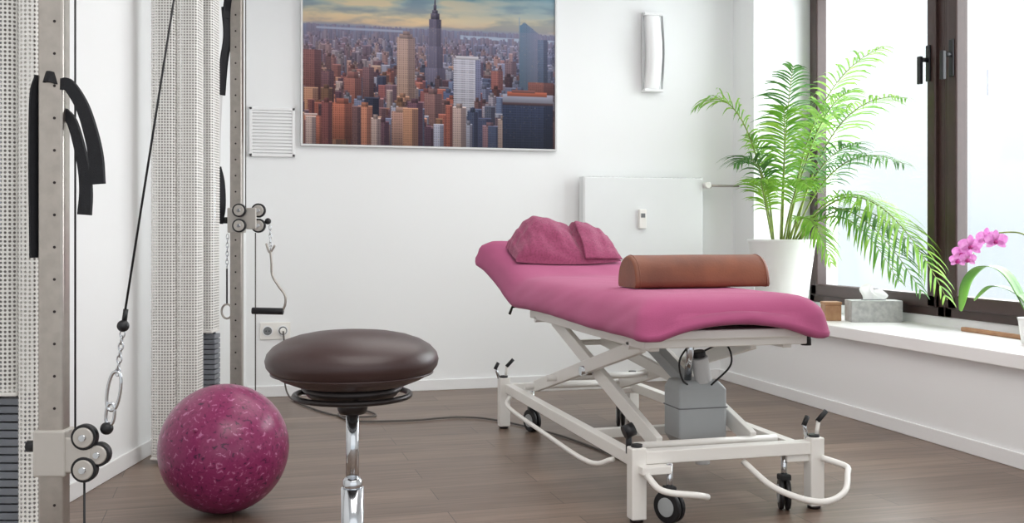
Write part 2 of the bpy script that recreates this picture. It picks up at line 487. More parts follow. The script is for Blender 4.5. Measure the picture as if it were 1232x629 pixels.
    for ax in (0, 1):
        K = (np.roll(K, 1, ax)+2*K+np.roll(K, -1, ax))/4
    img = K
    hzf = np.clip(1-(yy-38)/85, 0, 1)[..., None]*(yy > 36)[..., None]*.30
    img = img*(1-hzf)+np.array([140, 136, 158.])*hzf
    return np.clip(img*.97, 0, 255), W, H

img, W, H = make_picture()
px0, px1, pz0, pz1 = 0.455, 2.236, 1.70, 2.915
yP = YB-0.026
pic = root('framed_city_picture', ((px0+px1)/2, YB, pz0))
xs = np.linspace(px0, px1, W); zs = np.linspace(pz1, pz0, H)
V = np.zeros((H*W, 3)); V[:, 0] = np.tile(xs, H)-pic.location.x; V[:, 1] = yP-pic.location.y; V[:, 2] = np.repeat(zs, W)-pic.location.z
idx = np.arange(H*W).reshape(H, W)
F = np.stack([idx[:-1, :-1], idx[1:, :-1], idx[1:, 1:], idx[:-1, 1:]], -1).reshape(-1, 4)
me = D.meshes.new('print'); me.from_pydata(V.tolist(), [], F.tolist())
ca = me.color_attributes.new('Col', 'FLOAT_COLOR', 'POINT')
c = img.reshape(-1, 3)/255; c = np.where(c <= 0.04045, c/12.92, ((c+0.055)/1.055)**2.4)
ca.data.foreach_set('color', np.concatenate([c, np.ones((len(c), 1))], 1).astype(np.float32).ravel())
pm = D.materials.new('city_print'); pm.use_nodes = True
at = pm.node_tree.nodes.new('ShaderNodeVertexColor'); at.layer_name = 'Col'
pb = pm.node_tree.nodes['Principled BSDF']; pm.node_tree.links.new(at.outputs['Color'], pb.inputs['Base Color'])
pb.inputs['Roughness'].default_value = 0.6; pb.inputs['Specular IOR Level'].default_value = 0.2
me.materials.append(pm)
po = D.objects.new('print', me); COL.objects.link(po); po.parent = pic
fw = 0.014
box('backing', (px0, YB-0.022, pz0), (px1, YB-0.001, pz1), 'frame', pic)
box('frame_bottom', (px0-fw, YB-.036, pz0-fw), (px1+fw, YB-.001, pz0), 'frame', pic, bevel=.002)
box('frame_top', (px0-fw, YB-.036, pz1), (px1+fw, YB-.001, pz1+fw), 'frame', pic, bevel=.002)
box('frame_left', (px0-fw, YB-.036, pz0), (px0, YB-.001, pz1), 'frame', pic, bevel=.002)
box('frame_right', (px1, YB-.036, pz0), (px1+fw, YB-.001, pz1), 'frame', pic, bevel=.002)

# ------------------------------------------------------------------ wall things
vent = root('wall_vent', (0.25, YB, 1.77))
box('back_plate', (.115, YB-.012, 1.62), (.395, YB-.001, 1.93), 'trim', vent)
for nm, a, b in (('rim_l', (.105, 1.61), (.125, 1.94)), ('rim_r', (.385, 1.61), (.405, 1.94)), ('rim_b', (.105, 1.61), (.405, 1.63)), ('rim_t', (.105, 1.92), (.405, 1.94))):
    box(nm, (a[0], YB-.024, a[1]), (b[0], YB-.001, b[1]), 'trim', vent, bevel=.003)
for i in range(13):
    z = 1.638+i*.0222
    v = [(.125, YB-.022, z-.001), (.385, YB-.022, z-.001), (.385, YB-.013, z+.013), (.125, YB-.013, z+.013)]
    v2 = [(a, b, c_+.003) for a, b, c_ in v]
    obj('slat_%d' % i, v+v2, BF, 'trim', vent)

lamp = root('wall_lamp', (2.99, YB, 2.16))
V = []; F = []; NX, NZ = 12, 26
for j in range(NZ+1):
    t = j/NZ; z = 2.16+t*.55
    bul = .045+.065*math.sin(math.pi*t)
    half = .066+.010*math.sin(math.pi*t)
    for i in range(NX+1):
        s = i/NX*2-1
        V.append((2.985+s*half, YB-.012-bul*math.sqrt(max(0, 1-(abs(s)**2.6))), z))
for j in range(NZ):
    for i in range(NX):
        a = j*(NX+1)+i; F.append((a, a+1, a+NX+2, a+NX+1))
obj('opal_shade', V, F, 'lampglass', lamp, smooth=True)
box('wall_bracket', (2.92, YB-.03, 2.15), (3.05, YB-.001, 2.72), 'lampside', lamp, bevel=.004)
for k, z in enumerate((2.145, 2.705)):
    box('end_cap_%d' % k, (2.91, YB-.075, z-.008), (3.06, YB-.001, z+.012), 'trim', lamp, bevel=.004)
for s in (-1, 1):
    V = []
    for j in range(NZ+1):
        t = j/NZ; V += [(2.985+s*.078, YB-.02, 2.15+t*.57), (2.985+s*.078, YB-.045-.04*math.sin(math.pi*t), 2.15+t*.57)]
    obj('side_rail_%d' % (s+1), V, [(2*j, 2*j+1, 2*j+3, 2*j+2) for j in range(NZ)], 'lampside', lamp)

rad = root('wall_radiator', (2.87, YB, .75))
box('panel_front', (2.42, YB-.14, .74), (3.34, YB-.11, 1.50), 'rad', rad, bevel=.008)
box('panel_rear', (2.42, YB-.06, .74), (3.34, YB-.035, 1.50), 'rad', rad, bevel=.008)
box('side_left', (2.415, YB-.135, .76), (2.43, YB-.04, 1.505), 'rad', rad, bevel=.003)
box('side_right', (3.33, YB-.135, .76), (3.345, YB-.04, 1.505), 'rad', rad, bevel=.003)
for i in range(30):
    box('top_fin_%d' % i, (2.44+i*.0298, YB-.12, 1.488), (2.452+i*.0298, YB-.05, 1.505), 'rad', rad)
box('bracket_l', (2.55, YB-.06, 1.0), (2.59, YB-.001, 1.3), 'rad', rad)
box('bracket_r', (3.15, YB-.06, 1.0), (3.19, YB-.001, 1.3), 'rad', rad)
cyl('valve_body', (3.345, YB-.09, 1.45), (3.43, YB-.09, 1.45), .02, 'steel', rad)
cyl('valve_knob', (3.37, YB-.11, 1.45), (3.37, YB-.18, 1.45), .024, 'white', rad, bevel=.004)
cyl('supply_pipe', (3.42, YB-.09, 1.45), (3.66, YB-.09, 1.45), .009, 'steel', rad)
box('heat_meter', (2.83, YB-.17, 1.13), (2.885, YB-.138, 1.27), 'white', rad, bevel=.006)
box('heat_meter_display', (2.842, YB-.174, 1.21), (2.873, YB-.168, 1.24), 'gap', rad)

out = root('wall_outlet', (.27, YB, .45))
box('plate', (.175, YB-.012, .385), (.375, YB-.001, .50), 'white', out, bevel=.004)
for k, x in enumerate((.225, .325)):
    cyl('socket_rim_%d' % k, (x, YB-.016, .443), (x, YB-.008, .443), .036, 'trim', out)
    cyl('socket_well_%d' % k, (x, YB-.0175, .443), (x, YB-.012, .443), .028, 'gap', out)
    for s in (-1, 1): cyl('pin_hole_%d_%d' % (k, s+1), (x+s*.01, YB-.019, .443), (x+s*.01, YB-.015, .443), .004, 'dark', out)
cyl('plug', (.325, YB-.06, .443), (.325, YB-.016, .443), .02, 'white', out, bevel=.004)

cord = root('power_cord', (.6, 6.5, 0))
pts = [(.325, YB-.06, .443), (.33, YB-.09, .36), (.33, YB-.10, .15), (.36, YB-.14, .02), (.45, 6.6, .008), (.62, 6.2, .008), (.82, 6.15, .008), (.78, 6.35, .008), (.62, 6.3, .008),
       (.68, 6.02, .008), (1.0, 5.95, .008), (1.3, 5.98, .008), (1.5, 5.8, .008), (1.7, 5.3, .008), (1.8, 4.8, .008), (1.85, 4.3, .03), (1.86, 4.15, .21)]
tube('cord', spline(pts, 10), .0055, 'cord', cord, n=8)

# ------------------------------------------------------------------ exercise ball
R = .251
ball = root('exercise_ball', (-.033, 4.222, 0))
sphere('ball_body', (-.033, 4.222, R), R, 'ball', ball, seg=96, sz=1.0)
tube('valve', [(-.033-.1, 4.222-.2, R+.11), (-.033-.102, 4.222-.205, R+.113)], .008, 'ball', ball)

# ------------------------------------------------------------------ stool
sx, sy = .314, 2.816
st = root('round_stool', (sx, sy, 0))
prof = [(.001, .682), (.09, .682), (.12, .684), (.155, .692), (.19, .706), (.216, .722), (.230, .740), (.2335, .757), (.228, .775), (.212, .793), (.185, .809), (.15, .821), (.11, .829), (.06, .834), (.03, .835), (.001, .835)]
lathe('seat_cushion', prof, (sx, sy, 0), 'seat', st, n=80)
tube('seat_piping', [(sx+.2165*math.cos(a), sy+.2165*math.sin(a), .722) for a in [2*math.pi*i/80 for i in range(80)]], .003, 'seat', st, closed=True, n=8)
lathe('seat_pan', [(.09, .64), (.12, .66), (.14, .684), (.001, .685)], (sx, sy, 0), 'ring', st)
tube('height_ring', [(sx+.155*math.cos(a), sy+.155*math.sin(a), .660) for a in [2*math.pi*i/80 for i in range(80)]], .008, 'ring', st, closed=True, n=12)
for k in range(3):
    a = .5+k*2.094
    tube('ring_spoke_%d' % k, [(sx+.155*math.cos(a), sy+.155*math.sin(a), .660), (sx+.03*math.cos(a), sy+.03*math.sin(a), .655)], .006, 'ring', st)
lathe('hub', [(.035, .61), (.04, .62), (.045, .65), (.001, .66)], (sx, sy, 0), 'ring', st)
cyl('gas_piston', (sx, sy, .40), (sx, sy, .62), .0175, 'chrome', st)
lathe('piston_collar', [(.024, .405), (.026, .41), (.026, .43), (.018, .437)], (sx, sy, 0), 'chrome', st)
cyl('gas_cylinder', (sx, sy, .12), (sx, sy, .408), .031, 'chrome', st)
lathe('base_hub', [(.05, .07), (.055, .08), (.05, .13), (.033, .15)], (sx, sy, 0), 'chrome', st)
for k in range(5):
    a = .3+k*2*math.pi/5
    e = Vector((sx+.27*math.cos(a), sy+.27*math.sin(a), .085))
    beam('base_leg_%d' % k, (sx+.03*math.cos(a), sy+.03*math.sin(a), .105), e, .035, .028, 'chrome', st, bevel=.008)
    cyl('caster_stem_%d' % k, e, e-Vector((0, 0, .03)), .008, 'ring', st)
    t = Vector((-math.sin(a), math.cos(a), 0))
    c0 = Vector((e.x, e.y, .03))
    for s in (-1, 1):
        cyl('caster_%d_%d' % (k, s+1), c0+t*s*.006, c0+t*s*.024, .03, 'dark', st, bevel=.004)
    box('caster_fork_%d' % k, (c0.x-.012, c0.y-.012, .03), (c0.x+.012, c0.y+.012, .065), 'dark', st, bevel=.004)

# ------------------------------------------------------------------ treatment table
bx = root('massage_table', (1.83, 4.6, 0))
x0, x1, y0, y1 = 1.425, 2.212, 3.465, 5.95
def topz(y):
    t = max(0.0, y-5.22)
    return .868+(.30*t*t/(t+.12))*1.15
def sheet():
    pts = []
    def arc(cx, cy, r, a0, a1, n=14):
        for i in range(n+1):
            a = a0+(a1-a0)*i/n; pts.append((cx+r*math.cos(a), cy+r*math.sin(a)))
    rf, rb = .075, .05
    def seg(p, q, n):
        for i in range(1, n): pts.append((p[0]+(q[0]-p[0])*i/n, p[1]+(q[1]-p[1])*i/n))
    arc(x0+rf, y0+rf, rf, math.pi, 1.5*math.pi); seg((x0+rf, y0), (x1-rf, y0), 30)
    arc(x1-rf, y0+rf, rf, 1.5*math.pi, 2*math.pi); seg((x1, y0+rf), (x1, y1-rb), 90)
    arc(x1-rb, y1-rb, rb, 0, .5*math.pi); seg((x1-rb, y1), (x0+rb, y1), 30)
    arc(x0+rb, y1-rb, rb, .5*math.pi, math.pi); seg((x0, y1-rb), (x0, y0+rf), 90)
    N = len(pts)
    cx = (x0+x1)/2
    lv = [(.10, -.134), (.05, -.154), (.016, -.160), (.0, -.153), (-.004, -.138), (-.001, -.117), (.008, -.092), (.018, -.069), (.030, -.048), (.046, -.030), (.070, -.016), (.10, -.008), (.14, -.003), (.19, 0)]
    V = []; F = []
    rings = 0
    def med(p):
        return (cx, min(max(p[1], y0+.34), y1-.34))
    def fin(X, Y, z):
        fl = max(0, (Y-5.5)/.45); X = cx+(X-cx)*(1+.10*fl*fl)
        return (X, Y, z)
    for (ins, dz) in lv:
        for i, (x, y) in enumerate(pts):
            m = med((x, y)); d = math.hypot(m[0]-x, m[1]-y)
            nz = noise.noise(Vector((x*5, y*3.5, ins*3)))*.008+noise.noise(Vector((x*17, y*10+dz*30, 5)))*.004
            if dz > -.03: nz *= .3
            hz = 0
            cd = min(abs(x-x0), abs(x-x1))+min(abs(y-y0), abs(y-y1))
            cp = math.exp(-(cd/.10)**2)
            ins2 = ins-.012*cp*(1 if dz < -.04 else 0)
            if dz < -.09:
                if y < y0+.05:
                    q = (x-cx)/((x1-x0)/2); hz = .05*max(0, 1-q*q*1.5)
                hz -= .010*cp
                hz += .006*math.sin(y*4.0+x)
            k = (ins2+nz)/d
            X = x+(m[0]-x)*k; Y = y+(m[1]-y)*k
            fd = -.018*math.exp(-max(0, Y-y0)/.07)*(1 if dz > -.13 else 0)
            V.append(fin(X, Y, topz(Y)+dz+hz+fd))
        rings += 1
    base = .19
    K = 16
    for k in range(1, K+1):
        f = k/K
        for (x, y) in pts:
            m = med((x, y)); d = math.hypot(m[0]-x, m[1]-y)
            k0 = base/d; kk = k0+(1-k0)*f
            X = x+(m[0]-x)*kk; Y = y+(m[1]-y)*kk
            wr_ = noise.noise(Vector((X*5+Y*2, Y*2.5-X*2, 2)))*.004*min(1, f*3)
            V.append(fin(X, Y, topz(Y)+wr_))
        rings += 1
    for r_ in range(rings-1):
        for i in range(N):
            j = (i+1) % N
            F.append((r_*N+i, r_*N+j, (r_+1)*N+j, (r_+1)*N+i))
    o = obj('fitted_sheet', V, F, 'sheet', bx, smooth=True)
    bm = bmesh.new(); bm.from_mesh(o.data)
    bmesh.ops.remove_doubles(bm, verts=bm.verts, dist=.0008); bmesh.ops.recalc_face_normals(bm, faces=bm.faces)
    bm.to_mesh(o.data); bm.free()
    o.data.polygons.foreach_set('use_smooth', [True]*len(o.data.polygons))
    return o
sheet()
box('lying_board', (1.50, 3.54, .70), (2.14, 5.2, .735), 'white', bx, bevel=.006)
v = [(1.50, 5.2, .70), (2.14, 5.2, .70), (2.14, 5.85, .87), (1.50, 5.85, .87)]
obj('head_board', v+[(a, b, c_+.03) for a, b, c_ in v], BF, 'white', bx, bevel=.005)
for k, x in enumerate((1.54, 2.10)):
    beam('upper_rail_%d' % k, (x, 3.62, .675), (x, 5.25, .675), .04, .05, 'white', bx)
beam('upper_cross_foot', (1.48, 3.6, .685), (2.16, 3.6, .685), .05, .035, 'white', bx)
beam('upper_cross_head', (1.54, 5.2, .675), (2.10, 5.2, .675), .04, .04, 'white', bx)
beam('upper_cross_mid', (1.54, 4.45, .675), (2.10, 4.45, .675), .04, .04, 'white', bx)
cyl('rail_end', (2.17, 3.6, .66), (2.17, 3.6, .715), .02, 'dark', bx)
tube('head_lever', [(1.56, 5.3, .72), (1.46, 5.38, .70), (1.45, 5.40, .66)], .008, 'ring', bx)
ZB = .225
for k, x in enumerate((1.50, 2.21)):
    beam('base_rail_%d' % k, (x, 3.68, ZB), (x, 5.62, ZB), .045, .05, 'white', bx)
beam('base_cross_foot', (1.46, 3.67, ZB+.02), (2.27, 3.67, ZB+.02), .055, .05, 'white', bx)
beam('base_cross_head', (1.46, 5.62, ZB), (2.27, 5.62, ZB), .05, .05, 'white', bx)
beam('base_cross_mid', (1.5, 4.25, ZB), (2.21, 4.25, ZB), .04, .04, 'white', bx)
for k, (x, y) in enumerate(((1.485, 3.665), (2.245, 3.665), (1.475, 5.62), (2.25, 5.62))):
    w = .03
    box('foot_post_%d' % k, (x-w, y-w, .012), (x+w, y+w, .285), 'white', bx, bevel=.006)
    cyl('foot_pad_%d' % k, (x, y, 0), (x, y, .014), .026, 'ring', bx)
    cyl('post_cap_%d' % k, (x, y, .285), (x, y, .295), .022, 'dark', bx)
for k, x in enumerate((1.585, 2.075)):
    beam('scissor_a_%d' % k, (x, 5.35, .27), (x, 3.85, .65), .028, .06, 'white', bx)
    xi = x+(.04 if k == 0 else -.04)
    beam('scissor_b_%d' % k, (xi, 3.78, .26), (xi, 5.15, .65), .028, .07, 'white', bx)
    cyl('scissor_pivot_%d' % k, (x-.03 if k == 0 else xi-.03, 4.53, .46), (xi+.03 if k == 0 else x+.03, 4.53, .46), .022, 'chrome', bx)
for nm, y, z in (('axle_base_head', 5.35, .27), ('axle_base_foot', 3.78, .262), ('axle_top_foot', 3.85, .65), ('axle_top_head', 5.15, .65), ('scissor_tie', 4.95, .37)):
    cyl(nm, (1.52, y, z), (2.14, y, z), .016, 'white', bx)
tube('torsion_bar', [(1.64, 4.9, .55), (2.02, 4.9, .55)], .014, 'white', bx)
beam('actuator_fork_1', (1.80, 4.9, .56), (1.84, 4.05, .47), .02, .05, 'white', bx)
cx_, cy_ = 1.885, 4.0
V = []
for (w, dd, z, sh) in ((.075, .06, .175, .01), (.108, .08, .25, .0), (.108, .08, .45, 0), (.085, .065, .485, -.01)):
    V += [(cx_-w+sh, cy_-dd, z), (cx_+w+sh, cy_-dd, z), (cx_+w+sh, cy_+dd, z), (cx_-w+sh, cy_+dd, z)]
F = [(0, 1, 2, 3), (12, 13, 14, 15)]
for l in range(3):
    for k in range(4): F.append((l*4+k, l*4+(k+1) % 4, l*4+4+(k+1) % 4, l*4+4+k))
obj('motor_housing', V, F, 'greybox', bx, bevel=.012)
box('motor_lid', (cx_-.110, cy_-.083, .37), (cx_+.110, cy_+.083, .375), 'gap', bx, bevel=.002)
cyl('motor_gland', (cx_+.02, cy_-.03, .13), (cx_+.02, cy_-.03, .18), .03, 'lampside', bx, bevel=.004)
beam('actuator_tube', (1.86, 4.02, .46), (1.80, 4.35, .63), .05, .05, 'greybox', bx)
cyl('actuator_rod', (1.84, 3.98, .47), (1.80, 3.86, .66), .016, 'chrome', bx)
cyl('motor_can', (1.90, 3.95, .48), (1.87, 3.93, .585), .036, 'lampside', bx, bevel=.006)
cyl('motor_can_cap', (1.87, 3.93, .585), (1.865, 3.927, .61), .028, 'dark', bx, bevel=.006)
tube('motor_wire', spline([(1.87, 3.93, .60), (1.97, 3.9, .64), (1.98, 3.86, .56), (1.91, 3.9, .47)], 8), .004, 'dark', bx)
tube('motor_wire_2', spline([(1.82, 3.9, .65), (1.76, 3.88, .58), (1.78, 3.9, .5), (1.84, 3.95, .46)], 8), .004, 'dark', bx)
tube('foot_bar_foot_end', spline([(1.93, 3.66, .205), (1.99, 3.52, .13), (2.10, 3.40, .10), (2.22, 3.42, .12), (2.29, 3.50, .17), (2.32, 3.56, .185), (2.25, 3.62, .21)], 8), .012, 'white', bx)
tube('foot_bar_left', spline([(1.50, 3.60, .19), (1.52, 3.50, .155), (1.64, 3.46, .14), (1.70, 3.50, .12)], 8), .012, 'white', bx)
tube('foot_bar_side', spline([(1.46, 5.45, .20), (1.42, 5.30, .17), (1.41, 4.6, .16), (1.41, 4.0, .16), (1.46, 3.85, .20)], 8), .011, 'white', bx)
tube('foot_bar_side_far', spline([(2.27, 5.45, .20), (2.31, 5.30, .17), (2.32, 4.6, .16), (2.31, 4.0, .16), (2.27, 3.85, .20)], 8), .011, 'white', bx)
for k, (x, y, an) in enumerate(((1.60, 3.62, .5), (2.12, 3.68, -.4), (1.60, 5.48, .3), (2.13, 5.50, -.3))):
    c0 = Vector((x, y, .062)); t = Vector((math.cos(an), math.sin(an), 0))
    for s in (-1, 1):
        cyl('caster_tyre_%d_%d' % (k, s+1), c0+t*s*.004, c0+t*s*.022, .062, 'dark', bx, bevel=.006)
        cyl('caster_hub_%d_%d' % (k, s+1), c0+t*s*.02, c0+t*s*.025, .036, 'greybox', bx)
    cyl('caster_stem_%d' % k, (x, y, .10), (x, y, ZB), .012, 'chrome', bx)
    box('caster_fork_%d' % k, (x-.022, y-.022, .115), (x+.022, y+.022, .14), 'dark', bx, bevel=.006)
    beam('caster_lug_%d' % k, (x-.12 if x < 1.8 else x+.12, y, ZB-.02), (x, y, ZB-.02), .05, .03, 'white', bx)
for k, (x, y) in enumerate(((1.475, 5.62), (2.245, 3.665), (1.475, 3.72))):
    if k < 2:
        tube('brake_lever_%d' % k, [(x-.02, y+.02, .27), (x-.05, y-.01, .34)], .008, 'chrome', bx)
        cyl('brake_knob_%d' % k, (x-.055, y-.015, .335), (x-.035, y-.01, .37), .010, 'dark', bx)
        tube('brake_lever_b_%d' % k, [(x+.01, y, .28), (x+.02, y, .35)], .008, 'white', bx)
        cyl('brake_knob_b_%d' % k, (x+.015, y, .345), (x+.055, y, .385), .010, 'dark', bx)
    else:
        cyl('pedal_%d' % k, (x-.02, y, .33), (x+.02, y, .345), .026, 'dark', bx)
        tube('pedal_stem_%d' % k, [(x, y, .25), (x, y, .33)], .012, 'dark', bx)

# ------------------------------------------------------------------ bolster
zb = topz(4.05)+.004
bo = root('bolster_cushion', (1.905, 4.055, zb))
V = []; F = []; K = 28
secs = []
XA, XB_ = 1.598, 2.212
for xx_, sc_ in ((XA, .90), (XA+.003, .95), (XA+.009, .985), (XA+.018, 1.0), (1.75, 1.0), (1.9, 1.006), (2.05, 1.0), (XB_-.018, 1.0), (XB_-.009, .985), (XB_-.003, .95), (XB_, .90)):
    ring = []
    for i in range(K+1):
        a = math.pi*i/K
        ring.append((xx_, 4.055-.108*math.cos(a)*sc_, zb+.012+.122*math.sin(a)**.85*sc_))
    ring += [(xx_, 4.055+.100*sc_, zb), (xx_, 4.055, zb), (xx_, 4.055-.100*sc_, zb)]
    secs.append(ring)
n_s = len(secs[0])
for r_ in secs: V += r_
for i in range(len(secs)-1):
    for k in range(n_s): F.append((i*n_s+k, i*n_s+(k+1) % n_s, (i+1)*n_s+(k+1) % n_s, (i+1)*n_s+k))
F.append(tuple(range(n_s))); F.append(tuple(range((len(secs)-1)*n_s, len(secs)*n_s)))
o = obj('cushion_body', V, F, 'leather', bo, smooth=True)
for p in o.data.polygons:
    if len(p.vertices) > 4: p.use_smooth = False
for k, si in enumerate((3, 7)):
    tube('seam_%d' % k, [Vector(p) for p in secs[si]], .0022, 'leather', bo, closed=True, n=6)

# ------------------------------------------------------------------ towel
tw = root('folded_towel', (1.82, 5.6, .93))
hs = [(0, 0.012), (.03, .07), (.10, .135), (.17, .185), (.24, .205), (.36, .190), (.50, .165), (.575, .150), (.63, .170), (.72, .165), (.84, .130), (.93, .085), (.98, .045), (1, .012)]
def hval(s):
    for i in range(len(hs)-1):
        if hs[i][0] <= s <= hs[i+1][0]:
            t = (s-hs[i][0])/(hs[i+1][0]-hs[i][0]); t = t*t*(3-2*t)
            return hs[i][1]*(1-t)+hs[i+1][1]*t
    return hs[-1][1]
TX, TW = 1.512, .618
NS, NP = 110, 60
V = []; F = []
for i in range(NS+1):
    s = i/NS; X = TX+s*TW; h = hval(s)
    for j in range(NP+1):
        ph = math.pi*j/NP
        c_, sn = math.cos(ph), math.sin(ph)
        halfw = .16*(.62+.38*math.sin(math.pi*min(max(s, 0.02), .98))**.5)
        Y = 5.60-halfw*c_+.03*sn
        zz = topz(Y)+.008+h*(abs(sn)**.9)
        cr_ = math.exp(-((s-.585-.05*(1-sn))/.022)**2)*.03
        ang = math.atan2(sn-.02, (s-.585)*1.6)
        fold = .010*math.sin(ang*7+1.0)*min(1, abs(s-.585)*6)*sn
        fold += .016*noise.noise(Vector((s*4.5, ph*1.6, 4)))*sn+.007*noise.noise(Vector((s*13, ph*4, 9)))*sn
        d = fold-cr_*sn
        V.append((X+.012*noise.noise(Vector((s*6, ph*3, 7)))*sn, Y-d*(c_+.4), zz+d*sn*.7))
for i in range(NS):
    for j in range(NP):
        a = i*(NP+1)+j; F.append((a, a+1, a+NP+2, a+NP+1))
obj('towel_body', V, F, 'towel', tw, smooth=True)
V = []; F = []
for i in range(41):
    f = i/40
    for j in range(25):
        g = j/24
        s = .60+.02*(1-g)+(.385-.03*g)*f
        X = TX+s*TW; h = hval(min(s, 1))
        ph = .10+1.40*g
        c_, sn = math.cos(ph), math.sin(ph)
        halfw = .16*(.62+.38*math.sin(math.pi*min(max(s, 0.02), .98))**.5)+.012
        Y = 5.60-halfw*c_+.03*sn
        z = topz(Y)+.018+(h+.006)*sn**.9
        d = .012*noise.noise(Vector((s*7, ph*2, 14)))+.005*math.sin(s*26+ph*3)*sn
        V.append((X, Y-d-.004, z+d*.6))
for i in range(40):
    for j in range(24):
        a = i*25+j; F.append((a, a+1, a+26, a+25))
o = obj('towel_flap', V, F, 'towel', tw, smooth=True)
sm = o.modifiers.new('th', 'SOLIDIFY'); sm.thickness = .008

# ------------------------------------------------------------------ palm
PX, PY = 3.715, 6.48
pl = root('potted_areca_palm', (PX, PY, SZ))
pc = Vector((PX, PY, SZ))
lathe('pot', [(.001, 0), (.155, 0), (.165, .01), (.19, .20), (.222, .44), (.232, .495), (.238, .51), (.232, .515), (.222, .505), (.215, .47), (.001, .465)], pc, 'pot', pl, n=64)
lathe('soil', [(.212, .466), (.15, .478), (.001, .482)], pc, 'soil', pl)
def frond(i, base, ctrl, tip, length=.30, n=28, m='leafA', start=.30, width=.0145):
    base, ctrl, tip = Vector(base), Vector(ctrl), Vector(tip)
    def P(t): return base*(1-t)**2+ctrl*2*t*(1-t)+tip*t*t
    V = []; F = []
    sp = [P(k/16) for k in range(17)]
    tube('stalk_%d' % i, sp, [.0075*(1-.8*k/16) for k in range(17)], 'stem', pl, n=6)
    rnd = random.Random(i*13+1)
    for k in range(n):
        t = start+(1-start)*(k+.5)/n
        p = P(t); tg = (P(min(t+.02, 1))-P(t-.02)).normalized()
        side = tg.cross(Vector((0, 0, 1)))
        if side.length < .1: side = tg.cross(Vector((1, 0, 0)))
        side.normalize(); upv = side.cross(tg).normalized()
        env = math.sin(math.pi*min(1, (t-start)/(1-start)*.82+.14))**.7
        for sgn in (-1, 1):
            L = length*env*(.85+.3*rnd.random())
            dr = (side*sgn*(.85)+tg*(.55+.5*(t-start))+upv*(.20+.25*rnd.random())).normalized()
            dr = (dr+Vector((rnd.uniform(-.16, .16), rnd.uniform(-.16, .16), rnd.uniform(-.14, .1)))).normalized()
            q = p.copy(); b0 = len(V); nseg = 5
            wd = dr.cross(upv).normalized()
            for s in range(nseg+1):
                f = s/nseg
                w = width*(math.sin(math.pi*min(1, f*.86+.14))**.8)*.5
                V.append(q-wd*w); V.append(q+wd*w)
                dr = (dr+Vector((0, 0, -.18-.12*rnd.random()))*(.6+f)).normalized()
                q = q+dr*L/nseg
                q.x = min(q.x, XW-.045)
            for s in range(nseg):
                a = b0+2*s; F.append((a, a+1, a+3, a+2))
    obj('frond_%d' % i, V, F, m, pl, smooth=True)
b = lambda dx, dy: (PX+dx, PY+dy, 1.0)
fr = [
 (b(-.06, 0), (3.50, 6.55, 2.28), (3.13, 6.62, 1.98), .26, 'leafA'),
 (b(-.05, .02), (3.62, 6.5, 1.75), (3.34, 6.45, 1.58), .26, 'leafB'),
 (b(-.08, -.03), (3.5, 6.4, 1.5), (3.40, 6.2, 1.45), .20, 'leafA'),
 (b(0, .02), (3.72, 6.45, 1.9), (3.70, 6.3, 2.24), .26, 'leafB'),
 (b(.02, -.05), (3.80, 6.35, 2.15), (3.98, 5.70, 2.28), .30, 'leafA'),
 (b(.05, -.05), (3.86, 6.15, 2.10), (3.96, 5.42, 1.92), .32, 'leafA'),
 (b(.03, -.06), (3.88, 6.1, 1.80), (3.96, 5.45, 1.52), .30, 'leafB'),
 (b(.06, -.02), (3.92, 6.05, 1.62), (3.96, 5.50, 1.15), .30, 'leafA'),
 (b(.05, -.08), (3.86, 5.75, 1.78), (3.90, 4.98, .72), .30, 'leafA'),
 (b(.02, -.1), (3.76, 5.85, 1.62), (3.84, 5.12, .75), .28, 'leafB'),
 (b(-.02, -.1), (3.70, 6.15, 1.45), (3.74, 5.90, .90), .22, 'leafA'),
 (b(0, -.04), (3.78, 6.2, 1.95), (3.85, 5.85, 2.02), .28, 'leafA'),
 (b(.0, 0), (3.70, 6.4, 1.75), (3.60, 6.25, 1.95), .26, 'leafA'),
 (b(.04, -.02), (3.86, 6.3, 1.7), (3.93, 5.85, 1.68), .26, 'leafB'),
 (b(-.03, -.06), (3.68, 6.2, 1.6), (3.62, 5.98, 1.40), .24, 'leafA'),
 (b(.04, .02), (3.88, 6.5, 1.8), (3.98, 6.2, 1.95), .26, 'leafB'),
 (b(-.04, .04), (3.66, 6.55, 1.6), (3.50, 6.55, 1.78), .22, 'leafA'),
 (b(.06, -.06), (3.90, 5.9, 1.55), (3.97, 5.25, .92), .28, 'leafB'),
 (b(.05, -.10), (3.84, 5.95, 1.50), (3.92, 5.45, .80), .26, 'leafA'),
]
for i, (ba, ct, tp, ln, mm) in enumerate(fr):
    frond(i, ba, ct, tp, ln, 28, mm)

# ------------------------------------------------------------------ orchid
orc = root('potted_orchid', (3.86, 4.28, SZ)); oc = Vector((3.86, 4.28, SZ))
lathe('pot', [(.001, 0), (.055, 0), (.06, .01), (.075, .12), (.08, .135), (.072, .135), (.068, .12), (.001, .115)], oc, 'pot', orc, n=40)
lathe('bark', [(.067, .115), (.04, .125), (.001, .128)], oc, 'soil', orc)
def leaf(nm, pts, w):
    P = spline(pts, 8); V = []; F = []
    for i, p in enumerate(P):
        f = i/(len(P)-1)
        t = (P[min(i+1, len(P)-1)]-P[max(i-1, 0)]).normalized()
        s = t.cross(Vector((0, 0, 1)));
        if s.length < .05: s = Vector((1, 0, 0))
        s = s.normalized()*w*.5*math.sin(math.pi*min(1, .12+f*.86))**.6
        u = s.cross(t).normalized()*.008
        V += [p-s+u, p, p+s+u]
    for i in range(len(P)-1):
        a = i*3; F += [(a, a+1, a+4, a+3), (a+1, a+2, a+5, a+4)]
    o = obj(nm, V, F, 'oleaf', orc, smooth=True, subsurf=1)
    s_ = o.modifiers.new('t', 'SOLIDIFY'); s_.thickness = .002
z0 = SZ+.12
